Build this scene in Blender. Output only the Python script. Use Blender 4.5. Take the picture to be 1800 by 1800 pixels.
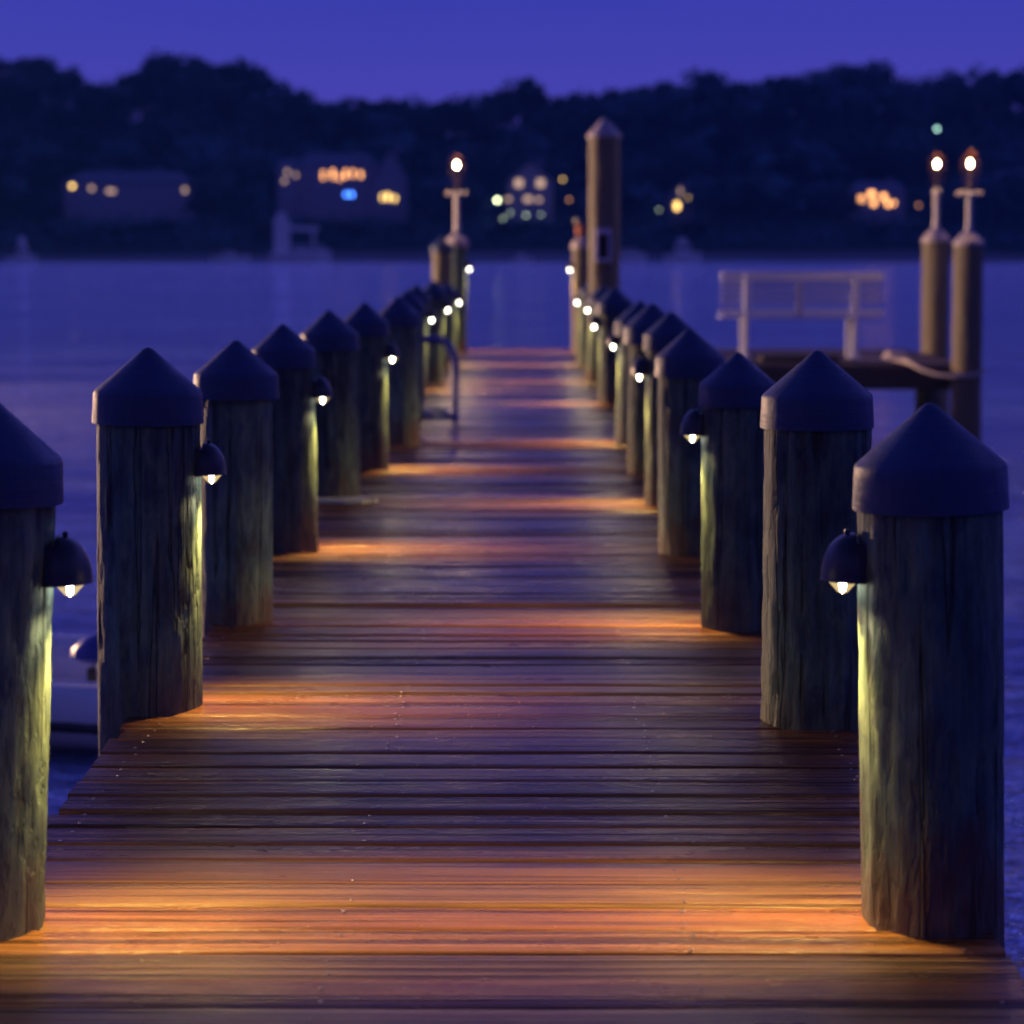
import bpy, math, random
from mathutils import Vector, Matrix, noise
R = math.radians
scene = bpy.context.scene
col = scene.collection
for o in list(bpy.data.objects): bpy.data.objects.remove(o)

# ------------------------------------------------------------------ camera
EYE = 1.35; F = 4000.0; HZ = 442.0; VX = 925.0      # eye height over the deck; focal length, horizon and vanishing column in 1800 px units
PITCH = math.atan((900 - HZ) / F); YAW = (VX - 900) / F
cd = bpy.data.cameras.new('camera'); cam = bpy.data.objects.new('camera', cd); col.objects.link(cam)
cam.location = (0, 0, EYE); cam.rotation_euler = (math.pi/2 - PITCH, 0, YAW)
cd.sensor_width = 36; cd.lens = 36 * F / 1800; cd.clip_start = 0.1; cd.clip_end = 6000
cd.dof.use_dof = True; cd.dof.focus_distance = 5.6; cd.dof.aperture_fstop = 3.0; cd.dof.aperture_blades = 0
scene.camera = cam
CM = Matrix.Rotation(YAW, 3, 'Z') @ Matrix.Rotation(math.pi/2 - PITCH, 3, 'X')
def ray(px, py): return CM @ Vector((px - 900, 900 - py, -F))
def on_z(px, py, z=0.0):
    d = ray(px, py); t = (z - EYE) / d.z
    return Vector((d.x*t, d.y*t, z))
def at_y(px, py, Y):
    d = ray(px, py); t = Y / d.y
    return Vector((d.x*t, Y, EYE + d.z*t))

# ------------------------------------------------------------------ sky
w = bpy.data.worlds.new('World'); scene.world = w; w.use_nodes = True
nt = w.node_tree; nt.nodes.clear()
out = nt.nodes.new('ShaderNodeOutputWorld'); bg = nt.nodes.new('ShaderNodeBackground')
tc = nt.nodes.new('ShaderNodeTexCoord'); sp = nt.nodes.new('ShaderNodeSeparateXYZ'); rp = nt.nodes.new('ShaderNodeValToRGB')
nt.links.new(tc.outputs['Generated'], sp.inputs[0])
nz = nt.nodes.new('ShaderNodeTexNoise'); mp = nt.nodes.new('ShaderNodeMapping'); mp.inputs['Scale'].default_value = (3, 3, 22)
nt.links.new(tc.outputs['Generated'], mp.inputs[0]); nt.links.new(mp.outputs[0], nz.inputs['Vector']); nz.inputs['Scale'].default_value = 2.0; nz.inputs['Detail'].default_value = 5
ad = nt.nodes.new('ShaderNodeMath'); ad.operation = 'MULTIPLY_ADD'; ad.inputs[1].default_value = 0.025
nt.links.new(nz.outputs['Fac'], ad.inputs[0]); nt.links.new(sp.outputs['Z'], ad.inputs[2])
nt.links.new(ad.outputs[0], rp.inputs[0])
cr = rp.color_ramp
cr.elements[0].position = 0.0; cr.elements[0].color = (0.068, 0.058, 0.42, 1)
cr.elements[1].position = 1.0; cr.elements[1].color = (0.022, 0.034, 0.24, 1)
for p, c in ((0.065, (0.074, 0.062, 0.46, 1)), (0.125, (0.042, 0.048, 0.42, 1)), (0.20, (0.110, 0.108, 0.68, 1)), (0.36, (0.17, 0.17, 0.92, 1)), (0.50, (0.18, 0.18, 0.92, 1)), (0.65, (0.045, 0.058, 0.38, 1))):
    e = cr.elements.new(p); e.color = c
mr = nt.nodes.new('ShaderNodeMapRange'); mr.interpolation_type = 'SMOOTHSTEP'; mr.inputs['From Min'].default_value = -0.7; mr.inputs['From Max'].default_value = 0.5; mr.inputs['To Min'].default_value = 0.45; mr.inputs['To Max'].default_value = 1.0
nt.links.new(sp.outputs['Y'], mr.inputs['Value'])
vm = nt.nodes.new('ShaderNodeVectorMath'); vm.operation = 'SCALE'; nt.links.new(rp.outputs[0], vm.inputs[0]); nt.links.new(mr.outputs[0], vm.inputs['Scale'])   # the afterglow stands over the far shore, the sky behind is darker
nt.links.new(vm.outputs[0], bg.inputs[0]); bg.inputs[1].default_value = 1.0
nt.links.new(bg.outputs[0], out.inputs[0])
vs = scene.view_settings; vs.view_transform = 'Standard'; vs.look = 'None'; vs.exposure = 0; vs.gamma = 1
cy = scene.cycles
cy.use_denoising = True; cy.max_bounces = 6; cy.transparent_max_bounces = 12; cy.sample_clamp_indirect = 4; cy.sample_clamp_direct = 0
cy.caustics_reflective = False; cy.caustics_refractive = False; cy.use_light_tree = True

# ------------------------------------------------------------------ materials
def newmat(name):
    m = bpy.data.materials.new(name); m.use_nodes = True
    return m, m.node_tree, m.node_tree.nodes['Principled BSDF']
def simple(name, c, rough=0.5, metal=0.0, bump=0.0, bscale=20, var=0.0):
    m, t, b = newmat(name)
    b.inputs['Base Color'].default_value = (*c, 1); b.inputs['Roughness'].default_value = rough; b.inputs['Metallic'].default_value = metal
    if bump or var:
        g = t.nodes.new('ShaderNodeTexCoord'); n = t.nodes.new('ShaderNodeTexNoise'); n.inputs['Scale'].default_value = bscale; n.inputs['Detail'].default_value = 6
        t.links.new(g.outputs['Object'], n.inputs['Vector'])
        if bump:
            bp = t.nodes.new('ShaderNodeBump'); bp.inputs['Strength'].default_value = 0.6; bp.inputs['Distance'].default_value = bump
            t.links.new(n.outputs['Fac'], bp.inputs['Height']); t.links.new(bp.outputs[0], b.inputs['Normal'])
        if var:
            mx = t.nodes.new('ShaderNodeMix'); mx.data_type = 'RGBA'
            mx.inputs['A'].default_value = (*[x*(1-var) for x in c], 1); mx.inputs['B'].default_value = (*[min(1, x*(1+var)) for x in c], 1)
            t.links.new(n.outputs['Fac'], mx.inputs['Factor']); t.links.new(mx.outputs['Result'], b.inputs['Base Color'])
    return m
def emit(name, c, s):
    m = bpy.data.materials.new(name); m.use_nodes = True; t = m.node_tree; t.nodes.clear()
    e = t.nodes.new('ShaderNodeEmission'); e.inputs[0].default_value = (*c, 1); e.inputs[1].default_value = s
    o = t.nodes.new('ShaderNodeOutputMaterial'); t.links.new(e.outputs[0], o.inputs[0]); return m
def N(t, k, **kw):
    n = t.nodes.new(k)
    for a, v in kw.items(): setattr(n, a, v)
    return n
def noise_n(t, vec, scale, detail=6, rough=0.55):
    n = N(t, 'ShaderNodeTexNoise'); n.inputs['Scale'].default_value = scale; n.inputs['Detail'].default_value = detail; n.inputs['Roughness'].default_value = rough
    t.links.new(vec, n.inputs['Vector']); return n.outputs['Fac']
def mapping(t, vec, sc):
    n = N(t, 'ShaderNodeMapping'); n.inputs['Scale'].default_value = sc; t.links.new(vec, n.inputs[0]); return n
def ramp(t, fac, stops):
    n = N(t, 'ShaderNodeValToRGB'); t.links.new(fac, n.inputs[0]); e = n.color_ramp.elements
    e[0].position, e[0].color = stops[0][0], (*stops[0][1], 1); e[1].position, e[1].color = stops[-1][0], (*stops[-1][1], 1)
    for p, c in stops[1:-1]: k = e.new(p); k.color = (*c, 1)
    return n.outputs[0]
def g3(v): return (v, v, v)
def mix(t, f, a, b, mode='MIX'):
    n = N(t, 'ShaderNodeMix', data_type='RGBA', blend_type=mode)
    for s, v in (('Factor', f), ('A', a), ('B', b)):
        if isinstance(v, (int, float)): n.inputs[s].default_value = v
        elif isinstance(v, tuple): n.inputs[s].default_value = (*v, 1)
        else: t.links.new(v, n.inputs[s])
    return n.outputs['Result']
def math_n(t, op, a, b=0.0):
    n = N(t, 'ShaderNodeMath', operation=op)
    for i, v in enumerate((a, b)):
        if isinstance(v, (int, float)): n.inputs[i].default_value = v
        else: t.links.new(v, n.inputs[i])
    return n.outputs[0]

def pile_wood(name='pile_wood', tint=None):
    m, t, b = newmat(name)
    g = N(t, 'ShaderNodeTexCoord'); oi = N(t, 'ShaderNodeObjectInfo')
    va = N(t, 'ShaderNodeVectorMath', operation='ADD'); cx = N(t, 'ShaderNodeCombineXYZ')
    r = math_n(t, 'MULTIPLY', oi.outputs['Random'], 37.0)
    for i in range(3): t.links.new(r, cx.inputs[i])
    t.links.new(g.outputs['Object'], va.inputs[0]); t.links.new(cx.outputs[0], va.inputs[1]); v = va.outputs[0]
    grain = noise_n(t, mapping(t, v, (36, 36, 3.0)).outputs[0], 1.0, 8, 0.65)
    patch = noise_n(t, mapping(t, v, (9, 9, 4.5)).outputs[0], 1.0, 5, 0.6)
    flake = noise_n(t, mapping(t, v, (40, 40, 9)).outputs[0], 1.0, 4, 0.6)
    crack = ramp(t, noise_n(t, mapping(t, v, (30, 30, 0.7)).outputs[0], 1.0, 2, 0.4), [(0.60, g3(1)), (0.635, g3(0.0)), (0.67, g3(1))])
    base = ramp(t, patch, [(0.30, (0.034, 0.052, 0.056)), (0.42, (0.056, 0.096, 0.098)), (0.55, (0.105, 0.165, 0.125)), (0.64, (0.048, 0.082, 0.090)), (0.74, (0.085, 0.062, 0.052))])
    c = mix(t, 0.75, base, ramp(t, grain, [(0.32, g3(0.32)), (0.68, g3(1.5))]), 'MULTIPLY')
    c = mix(t, 0.8, c, crack, 'MULTIPLY')
    # old reddish damp stain above the deck line
    sz = N(t, 'ShaderNodeSeparateXYZ'); t.links.new(g.outputs['Object'], sz.inputs[0])
    hh = math_n(t, 'ADD', sz.outputs[2], math_n(t, 'MULTIPLY', patch, 0.55))
    st = ramp(t, hh, [(0.32, g3(1)), (0.50, g3(0))])
    red = math_n(t, 'MULTIPLY', st, math_n(t, 'MULTIPLY', ramp(t, math_n(t, 'FRACT', r), [(0.2, g3(0.35)), (0.8, g3(1))]), 0.6))
    c = mix(t, red, c, (0.13, 0.05, 0.025))
    hs = N(t, 'ShaderNodeHueSaturation'); t.links.new(c, hs.inputs['Color']); t.links.new(math_n(t, 'ADD', math_n(t, 'MULTIPLY', oi.outputs['Random'], 0.5), 0.75), hs.inputs['Value'])
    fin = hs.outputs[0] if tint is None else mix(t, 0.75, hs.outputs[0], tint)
    t.links.new(fin, b.inputs['Base Color'])
    b.inputs['Roughness'].default_value = 0.72; b.inputs['Specular IOR Level'].default_value = 0.3
    fl = ramp(t, flake, [(0.42, g3(0)), (0.5, g3(0.8)), (0.7, g3(1))])
    h = math_n(t, 'ADD', math_n(t, 'ADD', math_n(t, 'MULTIPLY', grain, 0.8), math_n(t, 'MULTIPLY', fl, 0.5)), crack)
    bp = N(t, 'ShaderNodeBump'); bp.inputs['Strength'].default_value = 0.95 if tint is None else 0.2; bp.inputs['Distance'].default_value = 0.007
    t.links.new(h, bp.inputs['Height']); t.links.new(bp.outputs[0], b.inputs['Normal'])
    return m
def deck_wood():
    m, t, b = newmat('deck_wood')
    g = N(t, 'ShaderNodeTexCoord'); at = N(t, 'ShaderNodeAttribute'); at.attribute_name = 'rnd'
    va = N(t, 'ShaderNodeVectorMath', operation='ADD'); cx = N(t, 'ShaderNodeCombineXYZ')
    r = math_n(t, 'MULTIPLY', at.outputs['Fac'], 51.0)
    t.links.new(r, cx.inputs[0]); t.links.new(r, cx.inputs[2]); t.links.new(g.outputs['Object'], va.inputs[0]); t.links.new(cx.outputs[0], va.inputs[1]); v = va.outputs[0]
    grain = noise_n(t, mapping(t, v, (1.1, 75, 20)).outputs[0], 1.0, 7, 0.62)
    fine = noise_n(t, mapping(t, v, (3.5, 220, 40)).outputs[0], 1.0, 4, 0.6)
    blot = noise_n(t, mapping(t, v, (1.6, 5, 5)).outputs[0], 1.0, 5, 0.6)
    ridge = ramp(t, noise_n(t, mapping(t, v, (0.25, 40, 3)).outputs[0], 1.0, 2, 0.5), [(0.38, g3(0)), (0.47, g3(1)), (1.0, g3(1))])
    tone = ramp(t, at.outputs['Fac'], [(0.0, (0.13, 0.048, 0.014)), (0.35, (0.20, 0.080, 0.022)), (0.7, (0.25, 0.112, 0.030)), (1.0, (0.16, 0.092, 0.034))])
    c = mix(t, 0.85, tone, ramp(t, grain, [(0.30, g3(0.22)), (0.48, g3(0.85)), (0.70, g3(1.6))]), 'MULTIPLY')
    c = mix(t, 0.85, c, ramp(t, ridge, [(0.0, g3(0.25)), (1.0, g3(1))]), 'MULTIPLY')
    c = mix(t, 0.6, c, ramp(t, blot, [(0.3, g3(0.5)), (0.7, g3(1.3))]), 'MULTIPLY')
    t.links.new(c, b.inputs['Base Color'])
    rr = math_n(t, 'ADD', math_n(t, 'MULTIPLY', blot, 0.26), math_n(t, 'ADD', math_n(t, 'MULTIPLY', at.outputs['Fac'], 0.12), 0.08))
    t.links.new(rr, b.inputs['Roughness']); b.inputs['Specular IOR Level'].default_value = 0.36
    h = math_n(t, 'ADD', math_n(t, 'ADD', grain, math_n(t, 'MULTIPLY', fine, 0.35)), math_n(t, 'MULTIPLY', ridge, 1.6))
    bp = N(t, 'ShaderNodeBump'); bp.inputs['Strength'].default_value = 0.9; bp.inputs['Distance'].default_value = 0.006
    t.links.new(h, bp.inputs['Height']); t.links.new(bp.outputs[0], b.inputs['Normal'])
    return m
def cap_mat():
    m, t, b = newmat('cap_plastic')
    g = N(t, 'ShaderNodeTexCoord'); oi = N(t, 'ShaderNodeObjectInfo')
    n1 = noise_n(t, mapping(t, g.outputs['Object'], (5, 5, 90)).outputs[0], 1.0, 4); n2 = noise_n(t, g.outputs['Object'], 60, 6, 0.7)
    va = N(t, 'ShaderNodeVectorMath', operation='ADD'); cx = N(t, 'ShaderNodeCombineXYZ'); r = math_n(t, 'MULTIPLY', oi.outputs['Random'], 37.0)
    for i in range(3): t.links.new(r, cx.inputs[i])
    t.links.new(g.outputs['Object'], va.inputs[0]); t.links.new(cx.outputs[0], va.inputs[1])
    blot = noise_n(t, mapping(t, va.outputs[0], (14, 14, 9)).outputs[0], 1.0, 6, 0.65); run = noise_n(t, mapping(t, va.outputs[0], (45, 45, 4)).outputs[0], 1.0, 4, 0.6)
    c = mix(t, n2, (0.008, 0.024, 0.080), (0.017, 0.042, 0.125))
    c = mix(t, ramp(t, blot, [(0.5, g3(0)), (0.75, g3(0.55))]), c, (0.034, 0.058, 0.11))
    c = mix(t, ramp(t, run, [(0.56, g3(0)), (0.70, g3(0.5))]), c, (0.038, 0.060, 0.10))
    t.links.new(c, b.inputs['Base Color']); t.links.new(ramp(t, blot, [(0.3, g3(0.42)), (0.7, g3(0.75))]), b.inputs['Roughness']); b.inputs['Specular IOR Level'].default_value = 0.4
    bp = N(t, 'ShaderNodeBump'); bp.inputs['Strength'].default_value = 0.6; bp.inputs['Distance'].default_value = 0.003
    t.links.new(math_n(t, 'ADD', math_n(t, 'MULTIPLY', n1, 1.4), math_n(t, 'ADD', math_n(t, 'MULTIPLY', n2, 0.6), blot)), bp.inputs['Height']); t.links.new(bp.outputs[0], b.inputs['Normal'])
    return m
def water_mat():
    m, t, b = newmat('water')
    g = N(t, 'ShaderNodeTexCoord'); v = g.outputs['Object']
    a = noise_n(t, mapping(t, v, (1.1, 2.4, 1)).outputs[0], 1.0, 5, 0.62)
    c2 = noise_n(t, mapping(t, v, (7, 10, 1)).outputs[0], 1.0, 3, 0.6)
    sw = noise_n(t, mapping(t, v, (0.07, 0.36, 1)).outputs[0], 1.0, 8, 0.75)
    big = noise_n(t, mapping(t, v, (0.010, 0.05, 1)).outputs[0], 1.0, 5, 0.65)
    fr = noise_n(t, mapping(t, v, (0.45, 2.4, 1)).outputs[0], 1.0, 5, 0.7)
    t.links.new(mix(t, 0.75, mix(t, ramp(t, sw, [(0.38, g3(0)), (0.58, g3(1))]), (0.36, 0.37, 0.80), (0.88, 0.84, 1.0)), ramp(t, fr, [(0.40, (0.50, 0.53, 0.68)), (0.52, g3(1.0)), (0.66, g3(1.3))]), 'MULTIPLY'), b.inputs['Base Color']); b.inputs['Metallic'].default_value = 0.85  # lighter and darker ripple reflections painted into the base colour
    b.inputs['IOR'].default_value = 2.7
    t.links.new(ramp(t, big, [(0.35, g3(0.03)), (0.65, g3(0.11))]), b.inputs['Roughness'])
    bp = N(t, 'ShaderNodeBump'); bp.inputs['Distance'].default_value = 0.34
    t.links.new(ramp(t, big, [(0.35, g3(0.6)), (0.65, g3(1.0))]), bp.inputs['Strength'])
    t.links.new(math_n(t, 'ADD', math_n(t, 'ADD', a, math_n(t, 'MULTIPLY', c2, 0.45)), math_n(t, 'MULTIPLY', sw, 1.6)), bp.inputs['Height']); t.links.new(bp.outputs[0], b.inputs['Normal'])
    return m
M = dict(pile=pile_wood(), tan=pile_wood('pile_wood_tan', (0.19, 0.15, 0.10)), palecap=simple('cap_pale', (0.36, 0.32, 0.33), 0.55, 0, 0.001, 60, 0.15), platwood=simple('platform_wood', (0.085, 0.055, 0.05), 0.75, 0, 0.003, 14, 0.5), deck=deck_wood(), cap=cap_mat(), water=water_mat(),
    beam=simple('dark_beam', (0.06, 0.045, 0.035), 0.8, 0, 0.004, 18, 0.5),
    bronze=simple('bronze_hood', (0.035, 0.035, 0.045), 0.38, 0.6, 0.0006, 80),
    brass=simple('brass', (0.25, 0.17, 0.08), 0.4, 0.8),
    glow=emit('lamp_glow', (1.0, 0.86, 0.58), 26.0), fil=emit('lamp_core', (1.0, 0.93, 0.75), 90.0),
    flame=emit('flame', (1.0, 0.72, 0.38), 110.0),
    paint=simple('pale_paint', (0.62, 0.58, 0.55), 0.5, 0, 0.001, 40, 0.12),
    bench=simple('bench_white', (0.72, 0.72, 0.78), 0.55, 0, 0.001, 40, 0.15),
    slat=simple('bench_slat', (0.42, 0.43, 0.60), 0.6, 0, 0.001, 40, 0.15),
    navy=simple('navy_paint', (0.04, 0.06, 0.30), 0.35),
    rope=simple('rope', (0.50, 0.42, 0.38), 0.9, 0, 0.004, 90, 0.2),
    dkrope=simple('dark_hose', (0.05, 0.06, 0.16), 0.6),
    pale=simple('pale_wood', (0.42, 0.45, 0.28), 0.7, 0, 0.003, 25, 0.3),
    hull=simple('hull_white', (0.85, 0.85, 0.88), 0.35, 0, 0, 4, 0.1),
    rubber=simple('grey_rubber', (0.62, 0.62, 0.66), 0.6, 0, 0.002, 8, 0.1),
    black=simple('black_rubber', (0.02, 0.02, 0.025), 0.5),
    cowl=simple('cowl_blue', (0.05, 0.06, 0.28), 0.35),
    darkglass=simple('dark_glass', (0.01, 0.012, 0.03), 0.1),
    ground=simple('shore_ground', (0.030, 0.045, 0.045), 0.95, 0, 0, 0.05, 0.5),
    bank=simple('shore_sand', (0.13, 0.13, 0.16), 0.9, 0, 0, 0.08, 0.5),
    leaf=simple('foliage', (0.045, 0.12, 0.15), 0.9, 0, 0, 0.25, 0.6),  # blue of the distant evening haze put into the leaf colour
    bark=simple('bark', (0.05, 0.04, 0.035), 0.9),
    wallc=simple('house_wall', (0.30, 0.29, 0.36), 0.8, 0, 0, 0.6, 0.15),
    roofc=simple('house_roof', (0.14, 0.15, 0.20), 0.8, 0, 0, 0.8, 0.25),
    steel=simple('box_steel', (0.5, 0.5, 0.7), 0.5))
t_ = M['leaf'].node_tree; b_ = t_.nodes['Principled BSDF']; src = b_.inputs['Base Color'].links[0].from_socket
hs_ = N(t_, 'ShaderNodeHueSaturation'); oi_ = N(t_, 'ShaderNodeObjectInfo'); t_.links.new(src, hs_.inputs['Color']); t_.links.new(math_n(t_, 'ADD', math_n(t_, 'MULTIPLY', oi_.outputs['Random'], 1.2), 0.2), hs_.inputs['Value']); t_.links.new(hs_.outputs[0], b_.inputs['Base Color'])
M['win_orange'] = emit('window_orange', (1.0, 0.42, 0.13), 4.6); M['win_yellow'] = emit('window_yellow', (1.0, 0.62, 0.16), 5.0)
M['win_dim'] = emit('window_dim', (0.75, 0.48, 0.32), 1.3); M['win_blue'] = emit('window_blue', (0.06, 0.22, 1.0), 8)
M['win_white'] = emit('lamp_white', (0.85, 1.0, 0.55), 16); M['win_cool'] = emit('lamp_cool', (0.5, 0.62, 0.40), 5.0); M['win_green'] = emit('lamp_green', (0.45, 0.85, 0.72), 9.0)
mg = bpy.data.materials.new('lantern_glass'); mg.use_nodes = True; t = mg.node_tree; t.nodes.clear()
o_ = N(t, 'ShaderNodeOutputMaterial'); mx_ = N(t, 'ShaderNodeMixShader'); tr_ = N(t, 'ShaderNodeBsdfTransparent'); tl_ = N(t, 'ShaderNodeBsdfTranslucent'); gl_ = N(t, 'ShaderNodeBsdfGlossy'); m2_ = N(t, 'ShaderNodeMixShader')
tl_.inputs[0].default_value = (0.9, 0.45, 0.22, 1); gl_.inputs['Roughness'].default_value = 0.15
m2_.inputs[0].default_value = 0.25; t.links.new(tl_.outputs[0], m2_.inputs[1]); t.links.new(gl_.outputs[0], m2_.inputs[2])
mx_.inputs[0].default_value = 0.0035; t.links.new(tr_.outputs[0], mx_.inputs[1]); t.links.new(m2_.outputs[0], mx_.inputs[2]); t.links.new(mx_.outputs[0], o_.inputs[0])
M['glass'] = mg

# ------------------------------------------------------------------ mesh helpers
class MB:
    def __init__(s): s.v = []; s.f = []; s.mi = []
    def add(s, vs, fs, mi=0):
        b = len(s.v); s.v += [tuple(x) for x in vs]; s.f += [tuple(i+b for i in f) for f in fs]; s.mi += [mi]*len(fs)
    def box(s, x0, x1, y0, y1, z0, z1, c=0.0, rot=None, org=None, mi=0):
        # box with optional chamfer on the vertical and horizontal long edges
        if c <= 0:
            vs = [Vector(p) for p in ((x0,y0,z0),(x1,y0,z0),(x1,y1,z0),(x0,y1,z0),(x0,y0,z1),(x1,y0,z1),(x1,y1,z1),(x0,y1,z1))]
            fs = [(0,3,2,1),(4,5,6,7),(0,1,5,4),(1,2,6,5),(2,3,7,6),(3,0,4,7)]
        else:
            vs = []; fs = []
            for z, k in ((z0, c), (z0+c, 0), (z1-c, 0), (z1, c)):
                xa, xb, ya, yb = x0+k, x1-k, y0+k, y1-k; e = 0 if k else c
                e = c*0.6 if k else c
                vs += [Vector(p) for p in ((xa+e,ya,z),(xb-e,ya,z),(xb,ya+e,z),(xb,yb-e,z),(xb-e,yb,z),(xa+e,yb,z),(xa,yb-e,z),(xa,ya+e,z))]
            for r_ in range(3):
                for i in range(8): fs.append((r_*8+i, r_*8+(i+1)%8, (r_+1)*8+(i+1)%8, (r_+1)*8+i))
            fs.append(tuple(range(7,-1,-1))); fs.append(tuple(range(24,32)))
        if rot is not None: vs = [rot @ (v_-Vector(org)) + Vector(org) for v_ in vs]
        s.add(vs, fs, mi)
    def lathe(s, prof, seg=32, org=(0,0,0), a0=0.0, a1=2*math.pi, mi=0, sx=1, sy=1):
        full = abs(a1-a0-2*math.pi) < 1e-6; n = seg if full else seg+1; vs = []; fs = []
        for r_, z in prof:
            for i in range(n):
                a = a0+(a1-a0)*i/seg; vs.append((org[0]+r_*math.cos(a)*sx, org[1]+r_*math.sin(a)*sy, org[2]+z))
        for j in range(len(prof)-1):
            for i in range(seg):
                k = (i+1) % n; fs.append((j*n+i, j*n+k, (j+1)*n+k, (j+1)*n+i))
        s.add(vs, fs, mi)
    def tube(s, pts, r_, seg=10, mi=0):
        pts = [Vector(p) for p in pts]; vs = []; fs = []; up = None
        for i, p in enumerate(pts):
            d = (pts[min(i+1, len(pts)-1)] - pts[max(i-1, 0)]).normalized()
            if up is None: up = Vector((0,0,1)) if abs(d.z) < 0.9 else Vector((1,0,0))
            sd = d.cross(up).normalized(); up = sd.cross(d).normalized()
            rr = r_[i] if isinstance(r_, (list, tuple)) else r_
            for k in range(seg):
                a = 2*math.pi*k/seg; vs.append(p + sd*math.cos(a)*rr + up*math.sin(a)*rr)
        for i in range(len(pts)-1):
            for k in range(seg): fs.append((i*seg+k, i*seg+(k+1)%seg, (i+1)*seg+(k+1)%seg, (i+1)*seg+k))
        fs.append(tuple(range(seg-1,-1,-1))); fs.append(tuple(range((len(pts)-1)*seg, len(pts)*seg)))
        s.add(vs, fs, mi)
    def mesh(s, name, mats, smooth=False, angle=40):
        me = bpy.data.meshes.new(name); me.from_pydata(s.v, [], s.f)
        for m_ in (mats if isinstance(mats, (list, tuple)) else [mats]): me.materials.append(m_)
        for p, i in zip(me.polygons, s.mi): p.material_index = i
        if smooth:
            me.shade_smooth(); me.set_sharp_from_angle(angle=R(angle))
        me.update(); return me
    def obj(s, name, mats, parent=None, smooth=False, loc=None, angle=40):
        return link(name, s.mesh(name, mats, smooth, angle), parent, loc)
def link(name, me, parent=None, loc=None):
    o = bpy.data.objects.new(name, me); col.objects.link(o)
    if parent is not None: o.parent = parent
    if loc is not None: o.location = loc
    return o
def thing(name, label, cat, loc=(0,0,0), rot=(0,0,0), group=None, data=None):
    o = bpy.data.objects.new(name, data); col.objects.link(o); o.location = loc; o.rotation_euler = rot
    if data is None: o.empty_display_size = 0.3
    o['label'] = label; o['category'] = cat
    if group: o['group'] = group
    return o
def tag(o, label, cat, group=None):
    o['label'] = label; o['category'] = cat
    if group: o['group'] = group
    return o
def copy_tree(o, parent=None):
    c = o.copy(); col.objects.link(c)
    if parent is not None: c.parent = parent
    for ch in [x for x in o.children]: copy_tree(ch, c)
    return c

WZ = -1.3
# ------------------------------------------------------------------ water and far shore terrain
mb = MB(); mb.add([(-900,-60,0),(900,-60,0),(900,900,0),(-900,900,0)], [(0,1,2,3)])
wat = mb.obj('water', M['water'], None, loc=(0,0,WZ)); wat['kind'] = 'structure'
SKY = [(-400,120),(-200,110),(0,105),(50,112),(100,124),(130,125),(160,150),(200,156),(245,152),(290,120),(320,103),(370,100),(400,113),(440,116),(470,138),(520,155),(560,176),(620,181),(700,186),(760,179),(820,176),(870,166),(915,152),(950,165),(1000,173),(1060,166),(1110,166),(1150,155),(1200,135),(1260,138),(1300,153),(1350,146),(1400,141),(1450,126),(1520,125),(1570,141),(1600,151),(1650,141),(1700,129),(1800,136),(2000,130),(2200,140)]
def skyline(px):
    if px <= SKY[0][0]: return SKY[0][1]
    for (a, ya), (b, yb) in zip(SKY, SKY[1:]):
        if px <= b: return ya + (yb-ya)*(px-a)/(b-a)
    return SKY[-1][1]
SHORE = 572.0
def sm(a, b, x): u = max(0, min(1, (x-a)/(b-a))); return u*u*(3-2*u)
def ridge(x, Y=700):
    px = VX + x/Y*F; return EYE + (HZ - skyline(px))*Y/F - 11.5
def ground_z(x, Y):
    z = WZ - 1.2 + 4.0*sm(SHORE-6, SHORE+14, Y) + 8.5*sm(SHORE+12, SHORE+52, Y)
    return z + max(0, (ridge(x) - z))*sm(628, 700, Y) + 0.8*noise.noise(Vector((x*0.03, Y*0.03, 0)))
mb = MB(); xs = [-260+10*i for i in range(53)]; ys = [560,566,570,574,578,584,590,598,606,616,626,640,655,670,685,700,720,760,900]
mb.add([(x, y, ground_z(x, y)) for y in ys for x in xs], [(j*53+i, j*53+i+1, (j+1)*53+i+1, (j+1)*53+i) for j in range(len(ys)-1) for i in range(52)])
hill = mb.obj('hill', M['ground'], None, True, angle=180); hill['kind'] = 'structure'
mb = MB(); xs2 = [-260+5*i for i in range(105)]
mb.add([(x, y, ground_z(x, y)+0.25*(1-abs(k-1.5)/1.5)+0.05) for k, y in enumerate((567.5, 571, 575, 580 )) for x in xs2], [(j*105+i, j*105+i+1, (j+1)*105+i+1, (j+1)*105+i) for j in range(3) for i in range(104)])
beach = mb.obj('beach', M['bank'], None, True, angle=180); beach['kind'] = 'structure'

# ------------------------------------------------------------------ piles
def pile_mesh(r0, r1, z0, z1, seed, seg=56, rows=44):
    mb = MB(); vs = []; fs = []; rnd = random.Random(seed); off = Vector((rnd.random()*50, rnd.random()*50, rnd.random()*50))
    for j in range(rows+1):
        u = j/rows; z = z0+(z1-z0)*u; r = r0+(r1-r0)*u
        for i in range(seg):
            a = 2*math.pi*i/seg; c, s_ = math.cos(a), math.sin(a)
            n1 = noise.noise(Vector((c*1.2, s_*1.2, z*0.9))+off)*0.030
            n2 = noise.noise(Vector((c*6, s_*6, z*1.6))+off)*0.030
            n3 = noise.noise(Vector((c*15, s_*15, z*9))+off); n3 = -0.022*max(0, n3-0.12)/0.4
            rr = r*(1+n1+n2+n3*2.0); vs.append((rr*c, rr*s_, z))
    for j in range(rows):
        for i in range(seg): fs.append((j*seg+i, j*seg+(i+1)%seg, (j+1)*seg+(i+1)%seg, (j+1)*seg+i))
    fs.append(tuple(range(rows*seg, (rows+1)*seg)))
    mb.add(vs, fs); return mb
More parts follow.
